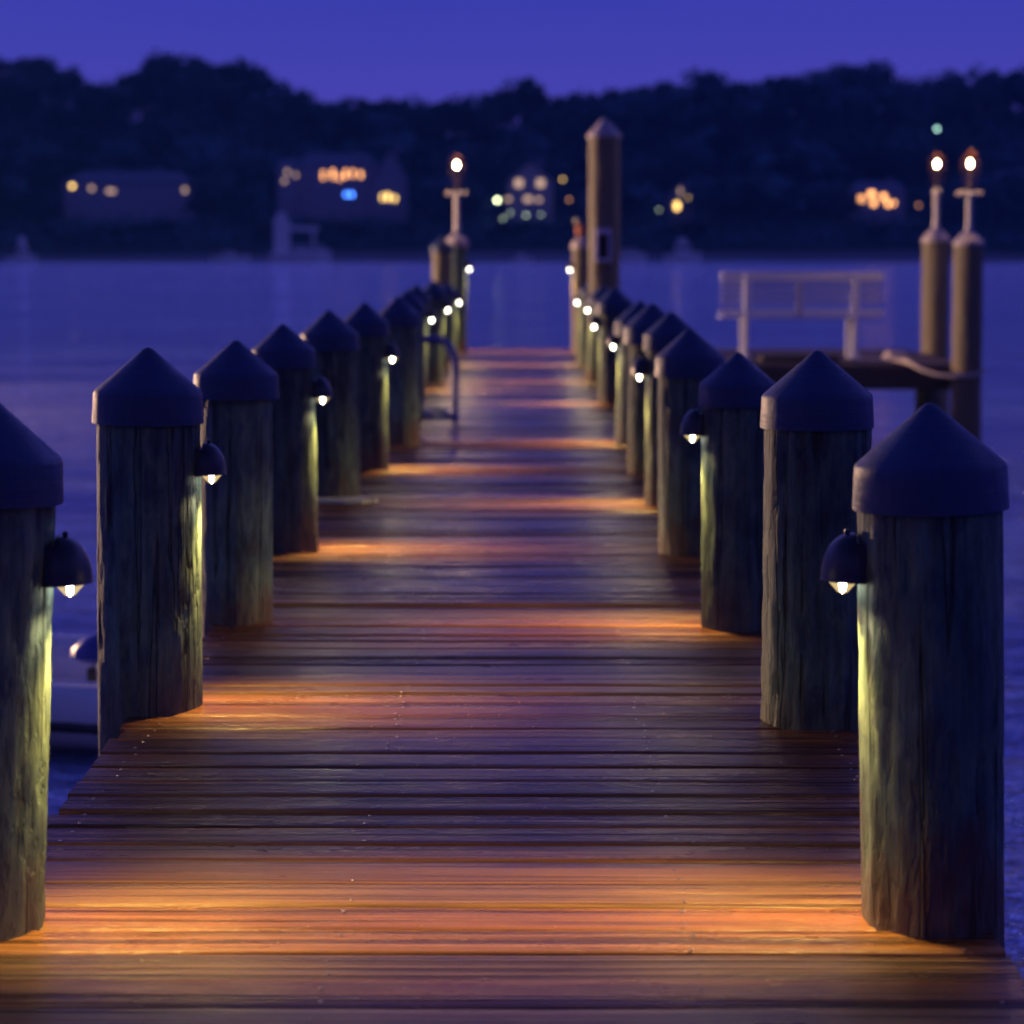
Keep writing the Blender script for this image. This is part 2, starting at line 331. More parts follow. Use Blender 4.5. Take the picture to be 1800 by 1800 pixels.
def cap_mesh(rc, cone=0.84, skirt=0.58, seed=0):
    # apex at local z = 0
    mb = MB(); t_ = 0.004; hc = rc*cone; hs = rc*skirt; dn = -hc-hs
    prof = [(0.0001, -rc*0.035), (rc*0.05, -rc*0.045), (rc*0.10, -rc*0.075)] + [(rc*(0.10+0.86*k/6), -rc*0.075-(hc-rc*0.10)*k/6) for k in range(1, 7)]
    prof += [(rc*0.985, -hc-rc*0.01), (rc*0.995, -hc-rc*0.05), (rc*1.005, dn+hs*0.5), (rc*1.02, dn+0.003), (rc*1.018, dn), (rc-t_, dn), (rc-t_, -hc)]
    mb.lathe(prof, 64); return mb
PX = {}
def pile(key, px, yb, body_w, cap_w, ax, ay, label, group, cat='pile', zbot=-2.6, cone=0.84, skirt=0.58, seed=1, seg=56, rows=70, nm='dock_pile', Y=None, taper=0.97):
    b = on_z(px, yb) if Y is None else at_y(px, yb, Y)
    if Y is not None: b.z = 0
    sc = F*1.0/ (Vector((0, b.y, -EYE)).dot(CM @ Vector((0,0,-1))))      # px per metre at the base
    rb = body_w/2/sc; a = at_y(ax, ay, b.y); h = a.z
    sct = F / (Vector((0, a.y, h-EYE)).dot(CM @ Vector((0,0,-1)))); rc = cap_w/2/sct
    lean = math.atan2(a.x-b.x, h)
    root = thing(nm, label, cat, b, (0, lean, 0), group)
    top = h - rc*(cone+skirt*0.35)
    rt = min(rb*taper, rc-0.007)
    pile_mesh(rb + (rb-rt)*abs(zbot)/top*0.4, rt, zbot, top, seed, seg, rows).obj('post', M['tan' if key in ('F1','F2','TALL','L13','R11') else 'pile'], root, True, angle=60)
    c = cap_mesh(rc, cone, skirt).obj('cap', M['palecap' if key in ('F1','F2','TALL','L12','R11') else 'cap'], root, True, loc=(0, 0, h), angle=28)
    PX[key] = dict(b=b, r=rb, rt=rt, h=h, lean=lean, rc=rc, root=root)
    return PX[key]
GL = 'piles in the left row of the dock'; GR = 'piles in the right row of the dock'
L = [
 ('L1', -45, 1622, 246, 266, -20, 690, 'nearest left pile with dark cap, cut off by the left edge of the photo'),
 ('L2', 263, 1240, 184, 192, 260, 607, 'second left pile, dark cap, flaking bark lit on its inner edge'),
 ('L3', 417, 1090, 128, 148, 415, 595, 'third left pile, unlit dark one just behind the flaking pile'),
 ('L4', 506, 967, 110, 112, 497, 567, 'fourth left pile with yellow green streak below its own small lamp'),
 ('L5', 586, 878, 98, 103, 578, 543, 'fifth left pile, unlit, with a pale flat board at its foot'),
 ('L6', 645, 825, 77, 84, 641, 530, 'sixth left pile, reddish at the foot with a pale lit streak'),
 ('L7', 704, 780, 70, 76, 700, 520, 'seventh left pile, unlit, in front of the curved blue rail'),
 ('L8', 718, 735, 56, 60, 717, 508, 'eighth left pile, half hidden, its cap peeking behind the seventh'),
 ('L9', 727, 686, 46, 54, 732, 499, 'ninth left pile, lit strip left of the curved blue rail'),
 ('L10', 761, 672, 40, 48, 762, 492, 'tenth left pile, reddish foot seen under the curved blue rail'),
 ('L11', 786, 642, 36, 42, 784, 495, 'eleventh left pile, behind the curved blue rail'),
 ('L13', 777, 622, 36, 40, 777, 416, 'taller pile with tan left side at the far left dock corner'),
 ('L12', 803, 616, 36, 40, 803, 405, 'far left corner pile carrying the lone lantern')]
RR = [
 ('R1', 1641, 1612, 252, 268, 1634, 703, 'nearest right pile, large dark cap and bright yellow streak'),
 ('R2', 1433, 1264, 192, 196, 1437, 612, 'second right pile, unlit, with ribbed navy cap'),
 ('R3', 1296, 1100, 128, 136, 1297, 617, 'third right pile, mossy green lit inner edge under lamp'),
 ('R4', 1214, 972, 114, 122, 1212, 575, 'fourth right pile, unlit dark green one'),
 ('R5', 1178, 887, 90, 98, 1180, 546, 'fifth right pile, knotted lit edge below a lamp, behind the dark green one'),
 ('R6', 1146, 830, 88, 104, 1147, 531, 'sixth right pile, unlit with pink rimmed cap'),
 ('R7', 1118, 780, 76, 90, 1126, 527, 'seventh right pile, lamp glowing on its inner side'),
 ('R8', 1081, 710, 60, 70, 1080, 503, 'eighth right pile with broad tan edged cap beside a lamp'),
 ('R9', 1049, 672, 42, 58, 1062, 500, 'ninth right pile, yellow lit strip, near the dock end'),
 ('R10', 1032, 642, 38, 44, 1040, 492, 'tenth right pile, thin tan lit one near the dock end'),
 ('R11', 1020, 620, 30, 34, 1021, 413, 'taller thin tan pile at the far right dock corner')]
for i, a in enumerate(L):
    far = i > 5
    pile(*a[:7], a[7], GL, seed=10+i, seg=40 if far else 72, rows=40 if far else 110)
for i, a in enumerate(RR):
    far = i > 5
    pile(*a[:7], a[7], GR, seed=40+i, seg=40 if far else 72, rows=40 if far else 110)
pile('TALL', 1062, 660, 56, 60, 1062, 206, 'very tall capped mooring pile rising above the dock end', None, nm='mooring_pile', cone=1.0, skirt=0.2, seed=70, Y=25.5, seg=40)
pile('F1', 1643, 640, 49, 50, 1645, 395, 'left one of the two lantern piles, at the back of the platform', 'lantern piles', nm='mooring_pile', cone=0.95, skirt=0.25, seed=71, Y=30.6, seg=40)
pile('F2', 1699, 640, 54, 54, 1703, 399, 'right one of the two lantern piles, with rope, in front of platform', 'lantern piles', nm='mooring_pile', cone=0.95, skirt=0.25, seed=72, Y=27.1, seg=40)
pf = at_y(1632, 670, 28.4)
pm = pile_mesh(0.165, 0.16, -2.6, -0.26, 75, 32, 20).obj('support_pile', M['pile'], None, True, angle=60)
pm.location = (pf.x, 28.4, 0); tag(pm, 'short stout pile under the side platform', 'pile')

# ------------------------------------------------------------------ dock
rnd = random.Random(5)
def deck_left(Y): return -1.15 + 0.05*sm(7, 12, Y)
def deck_right(Y): return 0.925 + 0.0*Y
def boards(y0, y1, fl, fr, pitch, parent, name, ja=0.012, segs=10):
    vs = []; fs = []; at = []; y = y0
    while y < y1:
        wd = pitch*rnd.uniform(0.93, 1.05); gap = rnd.choice((0.010, 0.014, 0.018, 0.026)) if y < 9 else rnd.choice((0.008, 0.011, 0.015)); a, b_ = y+gap/2, y+wd-gap/2
        x0 = fl((a+b_)/2)+rnd.uniform(-ja, ja); x1 = fr((a+b_)/2)+rnd.uniform(-ja, ja)
        zt = rnd.uniform(-0.005, 0.004); tl = rnd.uniform(-0.004, 0.004); c = rnd.uniform(0.005, 0.010); cup = rnd.uniform(-0.002, 0.002); k0 = len(vs); rv = rnd.random(); ph = rnd.random()*40; sk = rnd.uniform(-0.006, 0.006)
        for s_ in range(segs+1):
            u = s_/segs; x = x0+(x1-x0)*u; wz = noise.noise(Vector((x*1.5, ph, 0)))*0.003; wy = noise.noise(Vector((x*1.2, ph, 7)))*0.003 + sk*(u-0.5)
            cw = c + abs(noise.noise(Vector((x*6, ph, 3))))*0.005
            pr = [(a, -0.036), (a, zt-tl-cw), (a+cw*0.35, zt-tl-cw*0.35), (a+cw, zt-tl), ((a*3+b_)/4, zt-tl/2+cup*0.7), ((a+b_)/2, zt+cup), ((a+3*b_)/4, zt+tl/2+cup*0.7), (b_-cw, zt+tl), (b_-cw*0.35, zt+tl-cw*0.35), (b_, zt+tl-cw), (b_, -0.036)]
            for (py, pz) in pr: vs.append((x, py+wy, pz+wz)); at.append(rv)
        n = 11
        for s_ in range(segs):
            for i in range(n):
                p, q = k0+s_*n+i, k0+s_*n+(i+1)%n; fs.append((p, q, q+n, p+n))
        fs.append(tuple(k0+i for i in range(n-1,-1,-1))); fs.append(tuple(k0+segs*n+i for i in range(n)))
        y += wd
    me = bpy.data.meshes.new(name); me.from_pydata(vs, [], fs); me.materials.append(M['deck'])
    me.shade_smooth(); me.set_sharp_from_angle(angle=R(50))
    A = me.attributes.new('rnd', 'FLOAT', 'POINT'); A.data.foreach_set('value', at)
    return link(name, me, parent)
DEND = 31.8
dock = thing('wooden_dock', 'long straight dock of reddish brown planks running out to the water', 'dock')
boards(2.2, DEND, deck_left, deck_right, 0.162, dock, 'decking', segs=14)
for x0, x1 in ((-1.09, -1.03), (-0.4, -0.34), (0.3, 0.36), (0.83, 0.89)):
    mb = MB(); mb.box(x0, x1, 2.25, DEND-0.02, -0.28, -0.038); mb.obj('joist', M['beam'], dock)
for i, k in enumerate(('L2','L3','L4','L5','L6','L7')):
    y = PX[k]['b'].y; mb = MB(); mb.box(-1.2, 0.98, y+PX[k]['r']+0.0, y+PX[k]['r']+0.09, -0.55, -0.285); mb.obj('cross_beam', M['beam'], dock)
plat = thing('dock_platform', 'low side platform joining the far end of the dock, holding the bench', 'dock', (0,0,0))
boards(27.35, DEND, lambda y: 0.97, lambda y: 5.28, 0.162, plat, 'decking').data.materials[0] = M['platwood']
for y0, y1 in ((27.30, 27.36), (29.4, 29.46), (31.7, 31.76)):
    mb = MB(); mb.box(0.99, 5.25, y0, y1, -0.30, -0.040, 0.004); mb.obj('joist', M['beam'], plat)
# fastener heads: worn nail heads along the joist lines of the near boards
mb = MB(); y = 2.28
while y < 15:
    for xc in (-1.06, -0.37, 0.33, 0.86):
        if rnd.random() < 0.8: mb.lathe([(0.0001, 0.0008), (0.0035, 0.0006), (0.0045, -0.001)], 8, (xc+rnd.uniform(-.012,.012), y+rnd.uniform(-.01,.01), 0.0035))
    y += 0.081
nh = mb.obj('nail_heads', simple('nail_steel', (0.20, 0.17, 0.15), 0.4, 0.7), dock); nh['kind'] = 'stuff'

# ------------------------------------------------------------------ pile lamps
ld = bpy.data.lights.new('lamp_light', 'SPOT'); ld.energy = 84; ld.color = (1.0, 0.62, 0.17); ld.spot_size = R(140); ld.spot_blend = 0.9; ld.shadow_soft_size = 0.022
ld2 = bpy.data.lights.new('lamp_spill', 'SPOT'); ld2.energy = 3.0; ld2.color = (1.0, 0.76, 0.40); ld2.spot_size = R(174); ld2.spot_blend = 0.12; ld2.shadow_soft_size = 0.022
def make_lamp():
    root = thing('pile_lamp', 'x', 'lamp', group='small hooded lamps on the dock piles')
    mb = MB(); r_ = 0.078; hh = 0.105; prof = []
    for k in range(13):
        a = math.pi/2*(1-k/12); prof.append((max(0.0005, r_*math.cos(a)**0.85), 0.0+hh*math.sin(a)))
    prof += [(r_*1.02, -0.004), (r_*0.97, -0.004)] + [(max(0.0005, (r_-0.004)*math.cos(math.pi/2*k/8)), (hh-0.004)*math.sin(math.pi/2*k/8)) for k in range(9)]
    mb.lathe(prof, 28, (0,0,0), -math.pi/2, math.pi/2)
    mb.obj('hood', M['bronze'], root, True, angle=50)
    mb = MB(); mb.box(-0.035, 0.001, -0.05, 0.05, -0.01, 0.085, 0.004); mb.obj('back_plate', M['bronze'], root, True)
    mb = MB(); mb.lathe([(0.0001, 0.010), (0.005, 0.009), (0.007, 0.004), (0.006, -0.001), (0.006, -0.006)], 14, (0.018, 0, hh)); mb.obj('finial', M['bronze'], root, True)
    # glass lens under the hood, brightest at its bulb
    mb = MB(); mb.lathe([(0.046, 0.0), (0.043, -0.010), (0.026, -0.026), (0.014, -0.038), (0.0002, -0.043)], 24, (0.026, 0, 0.004), sx=0.85); mb.obj('glass_lens', M['lens'], root, True)
    mb = MB(); mb.lathe([(0.0001, 0.02), (0.008, 0.015), (0.009, 0.0), (0.007, -0.018), (0.0001, -0.026)], 14, (0.026, 0, -0.012)); mb.obj('bulb', M['fil'], root, True)
    l = bpy.data.objects.new('lamp_light', ld); col.objects.link(l); l.parent = root; l.location = (0.045, 0, -0.062); l.rotation_euler = (0, R(-21), 0); l.scale = (1, 0.35, 1)
    l = bpy.data.objects.new('lamp_spill', ld2); col.objects.link(l); l.parent = root; l.location = (0.045, 0, -0.062); l.rotation_euler = (0, R(-10), 0)
    return root
ml, t, b_ = newmat('lens_glass')
t.nodes.remove(b_); o_ = t.nodes['Material Output']; e_ = N(t, 'ShaderNodeEmission'); e_.inputs[0].default_value = (1.0, 0.72, 0.30, 1); e_.inputs[1].default_value = 0.9
tr_ = N(t, 'ShaderNodeBsdfTransparent'); mx_ = N(t, 'ShaderNodeMixShader'); mx_.inputs[0].default_value = 0.55
t.links.new(tr_.outputs[0], mx_.inputs[1]); t.links.new(e_.outputs[0], mx_.inputs[2]); t.links.new(mx_.outputs[0], o_.inputs[0]); M['lens'] = ml
lamp0 = make_lamp()
LS = [('L1', 'small hooded lamp on the nearest left pile'), ('L2', 'small hooded lamp on the flaking second left pile'), ('L4', 'small hooded lamp on the fourth left pile'),
      ('L6', 'small hooded lamp on the sixth left pile, above the reddish foot'), ('L9', 'glowing lamp beside the top of the curved blue rail'), ('L10', 'second farthest glowing lamp in the left row of piles'), ('L11', 'farthest low glowing lamp in the left row'), ('L12', 'faint lamp high on the far left lantern pile'),
      ('R1', 'small hooded lamp with bright lens on the nearest right pile'), ('R3', 'small hooded lamp on the third right pile'), ('R5', 'small hooded lamp on the fifth right pile'),
      ('R7', 'round glowing lamp on the seventh right pile'), ('R8', 'round glowing lamp on the eighth right pile'), ('R9', 'round glowing lamp on the ninth right pile'), ('R10', 'round glowing lamp on the tenth right pile'), ('R11', 'topmost lamp on the taller tan pile at the far right corner')]
for i, (k, lab) in enumerate(LS):
    P = PX[k]; o = lamp0 if i == 0 else copy_tree(lamp0)
    s_ = 1 if k[0] == 'L' else -1
    z = 0.70; ang = 0.0
    if k in ('L12', 'R11'): z = 1.12
    if k in ('L10', 'L11', 'R10', 'R9'): z = 0.76
    rr = P['r']*0.985
    x = P['b'].x + P['lean']*z + s_*(rr+0.010)
    o.location = (x, P['b'].y + 0.0, z); o.rotation_euler = (0, 0, 0 if s_ > 0 else math.pi)
    o['label'] = lab; o.scale = (0.86, 0.86, 0.86)
    # wiring box is part of each lamp already

# ------------------------------------------------------------------ lanterns on the tall piles
def make_lantern():
    root = thing('lantern', 'x', 'lantern', group='lanterns on poles')
    mb = MB(); mb.tube([(0,0,-0.02),(0.0,0,0.12),(0.0,0,0.44)], [0.045, 0.034, 0.036], 14); mb.obj('pole', M['paint'], root, True)
    mb = MB(); mb.box(-0.15, 0.15, -0.045, 0.045, 0.44, 0.49, 0.012); mb.obj('cross_plate', M['paint'], root, True)
    mb = MB(); mb.lathe([(0.070, 0.0), (0.080, 0.02), (0.09, 0.16), (0.115, 0.28), (0.11, 0.38), (0.07, 0.46), (0.0002, 0.50)], 32, (0,0,0.49)); mb.obj('glass_shade', M['glass'], root, True, angle=180)
    mb = MB(); mb.tube([(0,0,0.49),(0,0,0.78)], 0.008, 8); mb.obj('wick_tube', M['brass'], root, True)
    mb = MB(); mb.lathe([(0.0002, -0.03), (0.016, -0.012), (0.022, 0.008), (0.014, 0.034), (0.0002, 0.055)], 16, (0,0,0.82)); mb.obj('flame', M['flame'], root, True)
    d = bpy.data.lights.new('lantern_light', 'POINT'); d.energy = 36; d.color = (1.0, 0.55, 0.22); d.shadow_soft_size = 0.035
    l = bpy.data.objects.new('lantern_light', d); col.objects.link(l); l.parent = root; l.location = (0, 0, 0.97)
    return root
lan0 = make_lantern()
def put_lantern(o, key, rz, lab, dz=0.0):
    P = PX[key]; o.location = (P['b'].x+P['lean']*P['h'], P['b'].y, P['h']-0.03+dz); o.scale[2] = 1+dz*1.2; o.rotation_euler = (0, 0, rz); o['label'] = lab
put_lantern(lan0, 'L12', 0, 'lone lantern on the left corner of the dock end', 0.04)
o = copy_tree(lan0); put_lantern(o, 'F1', R(86), 'lantern seen end-on, left one of the close pair')
o = copy_tree(lan0); put_lantern(o, 'F2', 0, 'lantern with flat crossbar, right one of the close pair', -0.03)
# assumed lantern on an added pile, out of frame, for the warm side light
added_pile = thing('mooring_pile', 'added capped pile left of the frame, carrying the assumed lantern', 'pile', (-19, 32, 0))
pile_mesh(0.17, 0.16, -2.6, 0.13, 90, 32, 20).obj('post', M['pile'], added_pile, True); cap_mesh(0.175, 0.95, 0.25).obj('cap', M['cap'], added_pile, True, loc=(0,0,0.30))
o = copy_tree(lan0); o.location = (-19, 32, 0.27); o['label'] = 'assumed lantern on the added pile, source of the warm side light'
lt = [c for c in o.children if c.type == 'LIGHT'][0]; dd = lt.data.copy(); dd.energy = 32000; dd.color = (1.0, 0.60, 0.34); dd.shadow_soft_size = 0.12; lt.data = dd

# ------------------------------------------------------------------ bench on the platform
BY = 28.9
def bx_(x): return at_y(x, 500, BY).x
def bz_(y): return at_y(1400, y, BY).z
X0, X1 = bx_(1267), bx_(1553); cx_ = (X0+X1)/2
bench = thing('park_bench', 'pale slatted bench standing on the side platform, seen from behind', 'bench', (cx_, BY, 0))
hw = (X1-X0)/2
mb = MB(); mb.box(-hw, hw, -0.02, 0.03, bz_(494), bz_(478), 0.006); mb.obj('top_rail', M['bench'], bench, True)
mb = MB(); z = bz_(497)
while z-0.045 > bz_(543): mb.box(-hw+0.01, hw-0.01, 0.03, 0.05, z-0.042, z, 0.004); z -= 0.075
bk = mb.obj('back_slats', M['slat'], bench, True)
mb = MB(); mb.box(-hw, hw, -0.02, 0.03, bz_(552), bz_(544), 0.004); mb.obj('lower_rail', M['bench'], bench, True)
mb = MB()
for k in range(6): mb.box(-hw, hw, 0.07+k*0.075, 0.135+k*0.075, bz_(560), bz_(560)+0.03, 0.005)
mb.obj('seat', M['slat'], bench, True)
for x, wv in ((bx_(1312)-cx_, 0.035), (bx_(1503)-cx_, 0.042)):
    mb = MB(); mb.box(x-wv, x+wv, -0.07, -0.022, bz_(552), bz_(480), 0.006); mb.box(x-wv*0.8, x+wv*0.8, -0.07, -0.022, 0.035, bz_(553), 0.006); mb.box(x-wv*1.9, x+wv*1.9, -0.11, 0.02, 0.006, 0.033, 0.006)
    mb.obj('leg', M['bench'], bench, True)
    mb = MB(); mb.box(x-wv*0.8, x+wv*0.8, 0.45, 0.50, 0.006, bz_(560)-0.002, 0.006); mb.obj('leg', M['bench'], bench, True)
xm = bx_(1405)-cx_; mb = MB(); mb.box(xm-0.045, xm+0.045, -0.045, -0.022, bz_(556), bz_(492), 0.004); mb.obj('middle_brace', M['slat'], bench, True)
# low timber and rope on the platform
a = at_y(1335, 620, 28.0); c = at_y(1475, 620, 28.0)
mb = MB(); mb.box(-0.5*(c.x-a.x), 0.5*(c.x-a.x), -0.11, 0.11, 0.004, 0.085, 0.02)
lg = mb.obj('timber', M['beam'], None, True, loc=((a.x+c.x)/2, 28.0, 0)); tag(lg, 'low dark timber lying along the platform in front of the bench', 'timber')
pts = []
def rp_(x, y, Y): p = at_y(x, y, Y); pts.append((p.x, p.y, p.z))
for x, y, Y in ((1500,634,28.0),(1530,632,27.9),(1560,634,27.8),(1590,632,27.6),(1603,640,27.3),(1620,650,27.15),(1645,658,27.0),(1672,661,26.92),(1690,661,26.89),(1712,659,26.9),(1727,655,27.0),(1730,650,27.15)): rp_(x, y, Y)
for p in range(len(pts)):
    if pts[p][1] > 27.4: pts[p] = (pts[p][0], pts[p][1], 0.03)
def smooth(pts, n=4):
    o_ = []
    for i in range(len(pts)-1):
        p0 = Vector(pts[max(i-1,0)]); p1 = Vector(pts[i]); p2 = Vector(pts[i+1]); p3 = Vector(pts[min(i+2,len(pts)-1)])
        for k in range(n):
            u = k/n; o_.append(0.5*((2*p1)+(p2-p0)*u+(2*p0-5*p1+4*p2-p3)*u*u+(3*p1-p0-3*p2+p3)*u**3))
    o_.append(Vector(pts[-1])); return o_
mb = MB(); mb.tube(smooth(pts), 0.024, 8); tag(mb.obj('mooring_rope', M['rope'], None, True), 'pale rope drooping from the platform to the right lantern pile', 'rope')
mb = MB(); cpt = []
for k in range(70):
    a_ = k*0.42; cpt.append((0.20+0.0*k+0.16*math.cos(a_)*(1-k/170), 0.13*math.sin(a_)*(1-k/170), 0.022+0.0014*k))
mb.tube(cpt, 0.022, 8); p = at_y(1545, 632, 27.9); tag(mb.obj('rope_coil', M['rope'], None, True, loc=(p.x, 27.95, 0)), 'small heap of coiled pale rope on the platform edge', 'rope')

# ------------------------------------------------------------------ box on the tall pile, small fitting on the corner pile
P = PX['TALL']; yb_ = P['b'].y - P['r']
def tz(y): return at_y(1060, y, yb_).z
xa, xb = at_y(1046, 430, yb_).x, at_y(1074, 430, yb_).x
bxr = thing('meter_box', 'square open fronted box fixed to the tall mooring pile', 'box', ((xa+xb)/2, yb_, tz(460)))
hwb = (xb-xa)/2; H = tz(402)-tz(460); mb = MB()
mb.box(-hwb, hwb, -0.16, 0.0, 0, 0.035); mb.box(-hwb, hwb, -0.16, 0.0, H-0.06, H); mb.box(-hwb, -hwb+0.03, -0.16, 0, 0.037, H-0.062); mb.box(hwb-0.03, hwb, -0.16, 0, 0.037, H-0.062); mb.obj('frame', M['steel'], bxr)
mb = MB(); mb.box(-hwb+0.032, hwb-0.032, -0.04, -0.005, 0.037, H-0.062); mb.obj('back_panel', M['black'], bxr)
P = PX['R11']; xx = P['b'].x+P['lean']*P['h']
fx = thing('corner_fitting', 'small brown two lobed fitting on top of the far right corner pile', 'fitting', (xx, P['b'].y, P['h']-0.02))  # small brown fitting of unidentified kind
mb = MB(); mb.lathe([(0.02,0),(0.07,0.03),(0.075,0.09),(0.05,0.15),(0.0002,0.18)], 16); mb.obj('body', simple('fitting_brown', (0.35, 0.12, 0.06), 0.8), fx, True)
mb = MB(); mb.lathe([(0.0002,-0.04),(0.04,-0.02),(0.04,0.02),(0.0002,0.05)], 14, (-0.05,0,0.20)); mb.obj('knob', M['pale'], fx, True)

# ------------------------------------------------------------------ curved blue rail, ring, pale board
p0 = on_z(800, 735)
rail = thing('ladder_rail', 'curved navy blue ladder handrail arching over the left dock edge', 'handrail', p0)
YR = p0.y; pp = []
for x, y in ((800,735),(800,700),(800,660),(799,635),(794,616),(783,603),(770,597),(755,596),(738,600),(727,612),(722,640),(722,700),(722,800)):
    q = at_y(x, y, YR); pp.append((q.x-p0.x, (0.0), q.z))
mb = MB(); mb.tube(smooth(pp, 5), 0.031, 12); mb.obj('tube', M['navy'], rail, True)
mb = MB(); mb.lathe([(0.0002,0.012),(0.05,0.012),(0.06,0.004),(0.06,0.0035)], 20, (0,0,0)); mb.obj('flange', M['navy'], rail, True)
q = on_z(768, 733); ring = MB(); cpt = [(0.115*math.cos(a*math.pi/12), 0.36*math.sin(a*math.pi/12), 0.024) for a in range(25)]
ring.tube(cpt, 0.020, 8); tag(ring.obj('hose_loop', M['dkrope'], None, True, loc=(q.x, q.y, 0)), 'dark blue loop of hose lying beside the foot of the curved rail', 'hose')
q = on_z(606, 885); mb = MB()
pl = [(-0.16,-0.05),(0.0,-0.085),(0.10,-0.075),(0.155,-0.04),(0.17,-0.045),(0.18,-0.01),(0.14,0.03),(0.10,0.09),(0.02,0.10),(-0.16,0.10)]
n = len(pl); mb.add([(x,y,0.006) for x, y in pl]+[(x*0.98,y*0.96,0.026) for x, y in pl], [tuple(range(n-1,-1,-1)), tuple(range(n,2*n))]+[(i,(i+1)%n,n+(i+1)%n,n+i) for i in range(n)])
tag(mb.obj('wood_offcut', M['pale'], None, loc=(q.x, q.y, 0)), 'flat pale wood offcut at the foot of the fifth left pile', 'offcut')

# ------------------------------------------------------------------ dinghy left of the dock
def dinghy():
    root = thing('inflatable_dinghy', 'grey inflatable dinghy with an outboard, moored left of the dock', 'dinghy', (-1.98, 12.5, WZ+0.05), (0, 0, R(84)))
    mb = MB(); path = [(-0.82,0.0,0.36)] + [(-0.78,0.12,0.36),(-0.74,0.4,0.36),(-0.74,1.4,0.38),(-0.70,2.0,0.42),(-0.45,2.6,0.50),(0,2.85,0.55),(0.45,2.6,0.50),(0.70,2.0,0.42),(0.74,1.4,0.38),(0.74,0.4,0.36),(0.78,0.12,0.36),(0.82,0,0.36)]
    path = [(x, y, z-0.20) for x, y, z in path]
    sp_ = smooth(path, 5); rad = [0.17]*len(sp_); rad[0] = rad[-1] = 0.10; rad[1] = rad[-2] = 0.15
    mb.tube(sp_, rad, 20); mb.obj('tube', M['rubber'], root, True)
    mb = MB(); mb.tube([(x*1.20, y, z-0.02) for x, y, z in sp_ if y > 0.1], 0.035, 10); mb.obj('rubbing_strake', M['black'], root, True)
    mb = MB(); mb.box(-0.62, 0.62, 0.1, 2.4, 0.02, 0.10, 0.02); mb.obj('floor', M['hull'], root)
    mb = MB(); mb.box(-0.58, 0.58, 0.18, 0.23, 0.103, 0.36, 0.01); mb.obj('transom', M['hull'], root)
    mb = MB(); mb.box(-0.60, 0.60, 1.2, 1.5, 0.27, 0.30, 0.01); mb.obj('thwart', M['hull'], root)
    return root
dg = dinghy()
ob = thing('outboard_motor', 'outboard motor with blue cowl tilted up on the stern of the dinghy', 'motor', (-2.28, 11.95, WZ))
mb = MB()
for k, (y0, sx, sy) in enumerate(()): pass
prof = [(0.0002, 0.0), (0.11, 0.0), (0.14, 0.025), (0.135, 0.07), (0.095, 0.13), (0.04, 0.165), (0.0002, 0.17)]
mb.lathe(prof, 24, (0.08, 0, 0.48), sx=1.6); mb.obj('cowl', M['cowl'], ob, True)
mb = MB(); mb.tube([(0.05,0,0.55),(0.04,0.0,0.30),(0.03,-0.02,-0.15)], [0.06,0.045,0.035], 12); mb.obj('shaft', M['hull'], ob, True)
mb = MB(); mb.box(-0.07, 0.09, 0.02, 0.24, 0.36, 0.44, 0.01); mb.obj('clamp', M['black'], ob, True)

# ------------------------------------------------------------------ far trees
def crown_mesh(seed, dens=520):
    rr = random.Random(seed); mb = MB(); lobes = []
    for k in range(11):
        a = rr.random()*6.283; q = rr.random()**0.6; z = rr.uniform(0.38, 0.90)
        lobes.append((Vector((math.cos(a)*q*0.33*(1.15-abs(z-0.6)), math.sin(a)*q*0.33*(1.15-abs(z-0.6)), z)), rr.uniform(0.10, 0.19)))
    vs = []; fs = []
    for k in range(dens):
        c, r_ = rr.choice(lobes); d = Vector((rr.gauss(0,1), rr.gauss(0,1), rr.gauss(0,0.8))).normalized(); p = c + d*r_*(rr.random()**0.35)
        s_ = rr.uniform(0.022, 0.060); u = Vector((rr.gauss(0,1), rr.gauss(0,1), rr.gauss(0,1))).normalized(); w_ = u.orthogonal().normalized()
        b0 = len(vs); vs += [p+u*s_, p+w_*s_*0.8, p-u*s_*0.9, p-w_*s_]; fs.append((b0, b0+1, b0+2, b0+3))
    # limbs inside
    mb.add(vs, fs); return mb.mesh('crown', M['leaf'])
crowns = [crown_mesh(100+i, 620) for i in range(7)]
def trunk_mesh(seed):
    rr = random.Random(seed); mb = MB(); mb.tube([(0,0,-0.08),(0.005,0,0.25),(0.01,0.01,0.55),(0,0.02,0.8)], [0.028,0.02,0.013,0.004], 8)
    for k in range(5):
        a = rr.random()*6.28; z = rr.uniform(0.25, 0.5); mb.tube([(0,0,z),(math.cos(a)*0.14,math.sin(a)*0.14,z+0.14),(math.cos(a)*0.26,math.sin(a)*0.26,z+0.24)], [0.011,0.007,0.003], 6)
    return mb.mesh('trunk', M['bark'])
trunks = [trunk_mesh(200+i) for i in range(3)]
def tree(x, Y, h, label, group, wide=1.0, zb=None):
    z = ground_z(x, Y) if zb is None else zb
    root = thing('tree', label, 'tree', (x, Y, z), (0, 0, rnd.random()*6.28), group)
    tk = link('trunk', rnd.choice(trunks), root); cw = link('crown', rnd.choice(crowns), root)
    tk.scale = (h, h, h); cw.scale = (h*wide, h*wide, h)
    return root
rnd = random.Random(21)
px = -70
while px < 1880:
    Y = rnd.uniform(692, 706); x = (px-VX)/F*Y; yt = skyline(px); zt = EYE+(HZ-yt)*Y/F
    big = 270 < px < 470; h = rnd.uniform(19, 23) if big else rnd.uniform(14, 18)
    lab, gp = ('tall broad crowned tree standing highest on the left ridge', 'tallest trees on the left ridge') if big else ('dark rounded tree on the skyline of the far wood', 'trees along the far skyline')
    tree(x, Y, h/0.97, lab, gp, 1.05 if big else 1.15, zt-h)
    px += rnd.uniform(24, 36)
